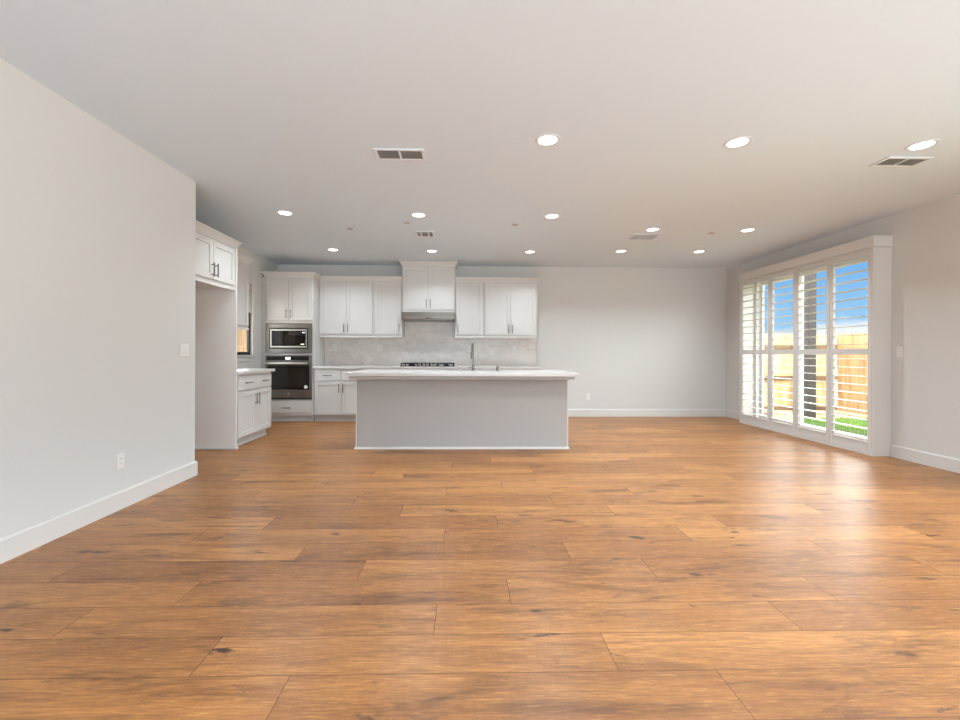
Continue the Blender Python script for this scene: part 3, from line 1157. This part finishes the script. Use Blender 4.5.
LW = PI / 2       # front (-y local) faces +X on the left wall
RW = -PI / 2      # faces -X on the right wall
wall_plate('switch', 'white double light switch at the far end of the near left wall', (XL, 3.886, 1.169), LW, 2)
wall_plate('outlet', 'white outlet low on the near left wall above the baseboard', (XL, 3.181, 0.352), LW)
wall_plate('switch', 'white light switch on the right wall beside the shutters', (XR, 4.632, 1.182), RW)
wall_plate('outlet', 'white outlet low on the back wall to the right of the island', (2.248, YB, 0.357), 0)
GO = 'white outlets on the tile backsplash'
wall_plate('outlet', 'white backsplash outlet nearest the oven tower', (-2.365, YB - 0.012, 1.245), 0, 1, GO)
wall_plate('outlet', 'white backsplash outlet between the oven tower and cooktop, closer to the cooktop', (-1.536, YB - 0.012, 1.238), 0, 1, GO)
wall_plate('outlet', 'white backsplash outlet just left of the faucet', (0.055, YB - 0.012, 1.232), 0, 1, GO)
wall_plate('outlet', 'white backsplash outlet under the right end cabinet', (0.883, YB - 0.012, 1.233), 0, 1, GO)


# ------------------------------------------------------------------ ceiling fixtures
def recessed(x, y, label, first=[None]):
    if first[0] is None:
        root = thing('recessed_light', label, 'ceiling light', (x, y, H), 0, 'recessed ceiling lights')
        MB().lathe([(0.070, -0.003), (0.0755, -0.006), (0.092, -0.004), (0.095, -0.0005)], (0, 0, 0), 40).build('trim_ring', VENTW, root, smooth=True)
        MB().lathe([(0.0695, -0.0045), (0.0695, -0.003)], (0, 0, 0), 36).build('lens', LENS, root)
        l = bpy.data.lights.new('lamp', 'AREA')
        l.shape = 'DISK'
        l.size = 0.135
        l.energy = LAMP_W
        l.spread = math.radians(128)
        l.color = (0.85, 1.0, 1.10)
        lo = bpy.data.objects.new('lamp', l)
        C.objects.link(lo)
        lo.parent = root
        lo.location = (0, 0, -0.0075)
        first[0] = root
        return root
    return dup(first[0], (x, y, H), label)


for (x, y, lab) in (
        (0.605, 3.165, 'large recessed ceiling light nearest the camera, left of its row of three'),
        (2.034, 3.155, 'recessed ceiling light nearest the camera, middle of its row of three'),
        (3.450, 3.157, 'recessed ceiling light directly beside the right ceiling vent'),
        (-2.059, 4.905, 'recessed ceiling light in front of the fridge cabinet, leftmost in the photo'),
        (-0.546, 4.925, 'recessed ceiling light above the left half of the island, before the small vent'),
        (0.992, 4.915, 'recessed ceiling light above the right half of the island'),
        (-2.050, 6.630, 'recessed ceiling light in front of the oven tower cabinet'),
        (-0.530, 6.655, 'recessed ceiling light in front of the range hood cabinet'),
        (1.000, 6.648, 'recessed ceiling light in front of the right end upper cabinet'),
        (2.380, 5.396, 'recessed ceiling light right beside the faint white ceiling vent'),
        (3.600, 5.380, 'recessed ceiling light in the nook closest to the shutters header'),
        (2.394, 6.545, 'recessed ceiling light near the back wall behind the faint white vent'),
        (3.606, 6.530, 'recessed ceiling light nearest the far right corner of the room')):
    recessed(x, y, lab)


def vent(x, y, w, d, label, style):
    root = thing('ceiling_vent', label, 'vent', (x, y, H), 0, 'air vents in the ceiling')
    f = 0.026
    z0, z1 = -0.010, -0.0005
    m = MB()
    m.box(-w / 2, -w / 2 + f, -d / 2, d / 2, z0, z1).box(w / 2 - f, w / 2, -d / 2, d / 2, z0, z1)
    m.box(-w / 2 + f, w / 2 - f, -d / 2, -d / 2 + f, z0, z1).box(-w / 2 + f, w / 2 - f, d / 2 - f, d / 2, z0, z1)
    gm = GRILLE if style != 'pale' else VENTW
    if style == 'three':
        for s in (-1, 1):
            m.box(s * w * 0.2 - 0.009, s * w * 0.2 + 0.009, -d / 2 + f, d / 2 - f, z0, z1)
    else:
        m.box(-0.008, 0.008, -d / 2 + f, d / 2 - f, z0, z1)
    m.build('frame', VENTW, root, 0.002)
    MB().box(-w / 2 + f, w / 2 - f, -d / 2 + f, d / 2 - f, -0.002, -0.0005).build('duct_opening', DUCT if style != 'pale' else VENTW, root)
    m = MB()
    n = max(5, int((d - 2 * f) / 0.0145))
    for i in range(n):
        yy = -d / 2 + f + (i + 0.5) * (d - 2 * f) / n
        t = 0.005 if style != 'pale' else 0.0062
        m.prism([(yy - t, -0.0085), (yy - t + 0.0012, -0.0092), (yy + t, -0.0032), (yy + t - 0.0012, -0.0025)], 'X', -w / 2 + f, w / 2 - f)
    m.build('slats', gm, root)
    return root


vent(-0.530, 3.428, 0.40, 0.195, 'white framed ceiling vent with two dark grilles, near the left front', 'two')
vent(3.570, 3.430, 0.375, 0.175, 'ceiling vent with two dark grilles near the right wall', 'two')
vent(-0.545, 5.700, 0.25, 0.26, 'small ceiling vent with three dark sections over the kitchen island', 'three')
vent(2.405, 5.740, 0.39, 0.30, 'pale white ceiling vent with two faint grilles over the nook', 'pale')

GS = 'small round sprinkler covers in the ceiling'
sp0 = thing('sprinkler_cover', 'small flat sprinkler cover in the ceiling nearest the fridge cabinet', 'sprinkler cover', (-1.484, 5.495, H), 0, GS)
MB().lathe([(0.036, -0.009), (0.040, -0.007), (0.040, -0.004)], (0, 0, 0), 24).build('cover_disc', GRILLE, sp0, smooth=True)
MB().lathe([(0.030, -0.004), (0.030, -0.0005)], (0, 0, 0), 20).build('gap_ring', SLOT, sp0)
dup(sp0, (-0.720, 5.218, H), 'small flat sprinkler cover in the ceiling left of the small kitchen vent')
dup(sp0, (0.602, 5.252, H), 'small flat sprinkler cover in the ceiling above the right half of the island')
dup(sp0, (3.211, 5.529, H), 'small flat sprinkler cover in the ceiling near the shutters, between two nook lights')

# ------------------------------------------------------------------ outside
GZ = -0.16
b = MB().box(XR + 0.21, 40, -20, 40, GZ - 0.2, GZ)
struct(b.build('ground', MULCH))
b = MB().box(XR + 0.212, 5.40, -3, 8.1, GZ, GZ + 0.06)
struct(b.build('patio_slab', CONC))
gl = MB().box(-40, XK - 0.2, -20, 40, GZ - 0.2, GZ)
struct(gl.build('ground_side', MULCH))
LAWN_EDGE = [(5.45, 5.0), (5.62, 6.3), (6.55, 8.38), (8.10, 8.38), (8.10, -2.0), (5.45, -2.0)]
b = MB()
b.prism(LAWN_EDGE, 'Z', GZ, GZ + 0.03)
lw = b.build('lawn', LAWN)
struct(MB().box(XK - 0.85, XR + 0.9, YREAR - 0.8, YB + 0.8, 3.0, 3.12).build('shading_roof', STUCCO))  # unseen slab, its eaves added to keep sun out of the kitchen window
lw['kind'] = 'stuff'
tag(lw, 'strip of green lawn outside between the patio and fence', 'grass')


def grass():
    bm = bmesh.new()
    rr = random.Random(3)
    for i in range(9000):
        x, y = rr.uniform(5.6, 8.10), rr.uniform(5.6, 8.38)
        if x < 5.66 + max(0.0, y - 6.3) * 0.45:
            continue
        h, a = rr.uniform(0.02, 0.06), rr.uniform(0, PI)
        dx, dy = 0.006 * math.cos(a), 0.006 * math.sin(a)
        lx, ly = rr.uniform(-0.02, 0.02), rr.uniform(-0.02, 0.02)
        z = GZ + 0.03
        bm.faces.new([bm.verts.new(p) for p in ((x - dx, y - dy, z), (x + dx, y + dy, z), (x + lx, y + ly, z + h))])
    me = bpy.data.meshes.new('grass_blades')
    bm.to_mesh(me)
    bm.free()
    me.materials.append(LAWN)
    o = bpy.data.objects.new('grass_blades', me)
    C.objects.link(o)
    o.parent = lw


grass()


def pebbles():
    bm = bmesh.new()
    rr = random.Random(5)
    for i in range(420):
        if rr.random() < 0.5:
            x, y = rr.uniform(6.2, 8.4), rr.uniform(9.14, 9.5)
        else:
            x, y = rr.uniform(8.18, 8.42), rr.uniform(6.0, 9.5)
        r = rr.uniform(0.02, 0.05)
        mt = Matrix.Translation((x, y, GZ + r * 0.4)) @ Matrix.Rotation(rr.uniform(0, PI), 4, 'Z') @ Matrix.Diagonal((r * 1.2, r, r * 0.7, 1))
        bmesh.ops.create_icosphere(bm, subdivisions=1, radius=1, matrix=mt)
    me = bpy.data.meshes.new('pebble_bed')
    bm.to_mesh(me)
    bm.free()
    me.materials.append(PEBBLE)
    o = bpy.data.objects.new('pebble_bed', me)
    C.objects.link(o)
    o['kind'] = 'stuff'
    tag(o, 'bed of tan stones along the foot of the fence outside', 'stones')


pebbles()


def fence(label, axis, a0, a1, pos, inward, ztop=1.62, rails=True, loc_m=CEDAR):
    """boards along axis at pos; rails on the inward side (-1/+1 along the other axis)"""
    root = thing('wooden_fence', label, 'fence')
    rr = random.Random(int(abs(pos) * 100))

    def bx(mb, u0, u1, q0, q1, w0, w1):
        q0, q1 = min(q0, q1), max(q0, q1)
        if axis == 'X':
            mb.box(u0, u1, q0, q1, w0, w1)
        else:
            mb.box(q0, q1, u0, u1, w0, w1)
    m = MB()
    u = a0
    while u < a1:
        dz = rr.uniform(-0.008, 0.008)
        dq = rr.uniform(-0.003, 0.003)
        bx(m, u, min(u + 0.138, a1), pos + dq, pos + dq + 0.018, GZ + 0.03, ztop + dz)
        u += 0.1405
    m.build('fence_boards', loc_m, root)
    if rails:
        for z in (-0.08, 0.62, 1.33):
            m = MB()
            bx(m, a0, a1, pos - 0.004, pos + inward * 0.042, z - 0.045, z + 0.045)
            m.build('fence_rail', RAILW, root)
    return root


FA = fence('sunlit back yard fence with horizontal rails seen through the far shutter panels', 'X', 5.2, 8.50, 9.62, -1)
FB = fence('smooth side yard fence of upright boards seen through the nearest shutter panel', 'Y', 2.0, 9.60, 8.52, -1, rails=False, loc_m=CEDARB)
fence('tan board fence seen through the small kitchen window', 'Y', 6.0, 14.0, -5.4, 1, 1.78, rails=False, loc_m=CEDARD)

# dark patio post, carrying a beam
pp = thing('patio_post', 'dark square patio post standing outside on the lawn beyond the shutters', 'post', (7.0, 8.55, GZ))
MB().box(-0.085, 0.085, -0.085, 0.085, 0.02, 3.5).build('post_shaft', POST, pp, 0.006)
MB().box(-0.115, 0.115, -0.115, 0.115, 0, 0.02).build('base_plate', BRONZE, pp, 0.003)
MB().box(-0.1, 0.1, -2.6, 0.4, 3.5, 3.75).build('beam', POST, pp, 0.006)
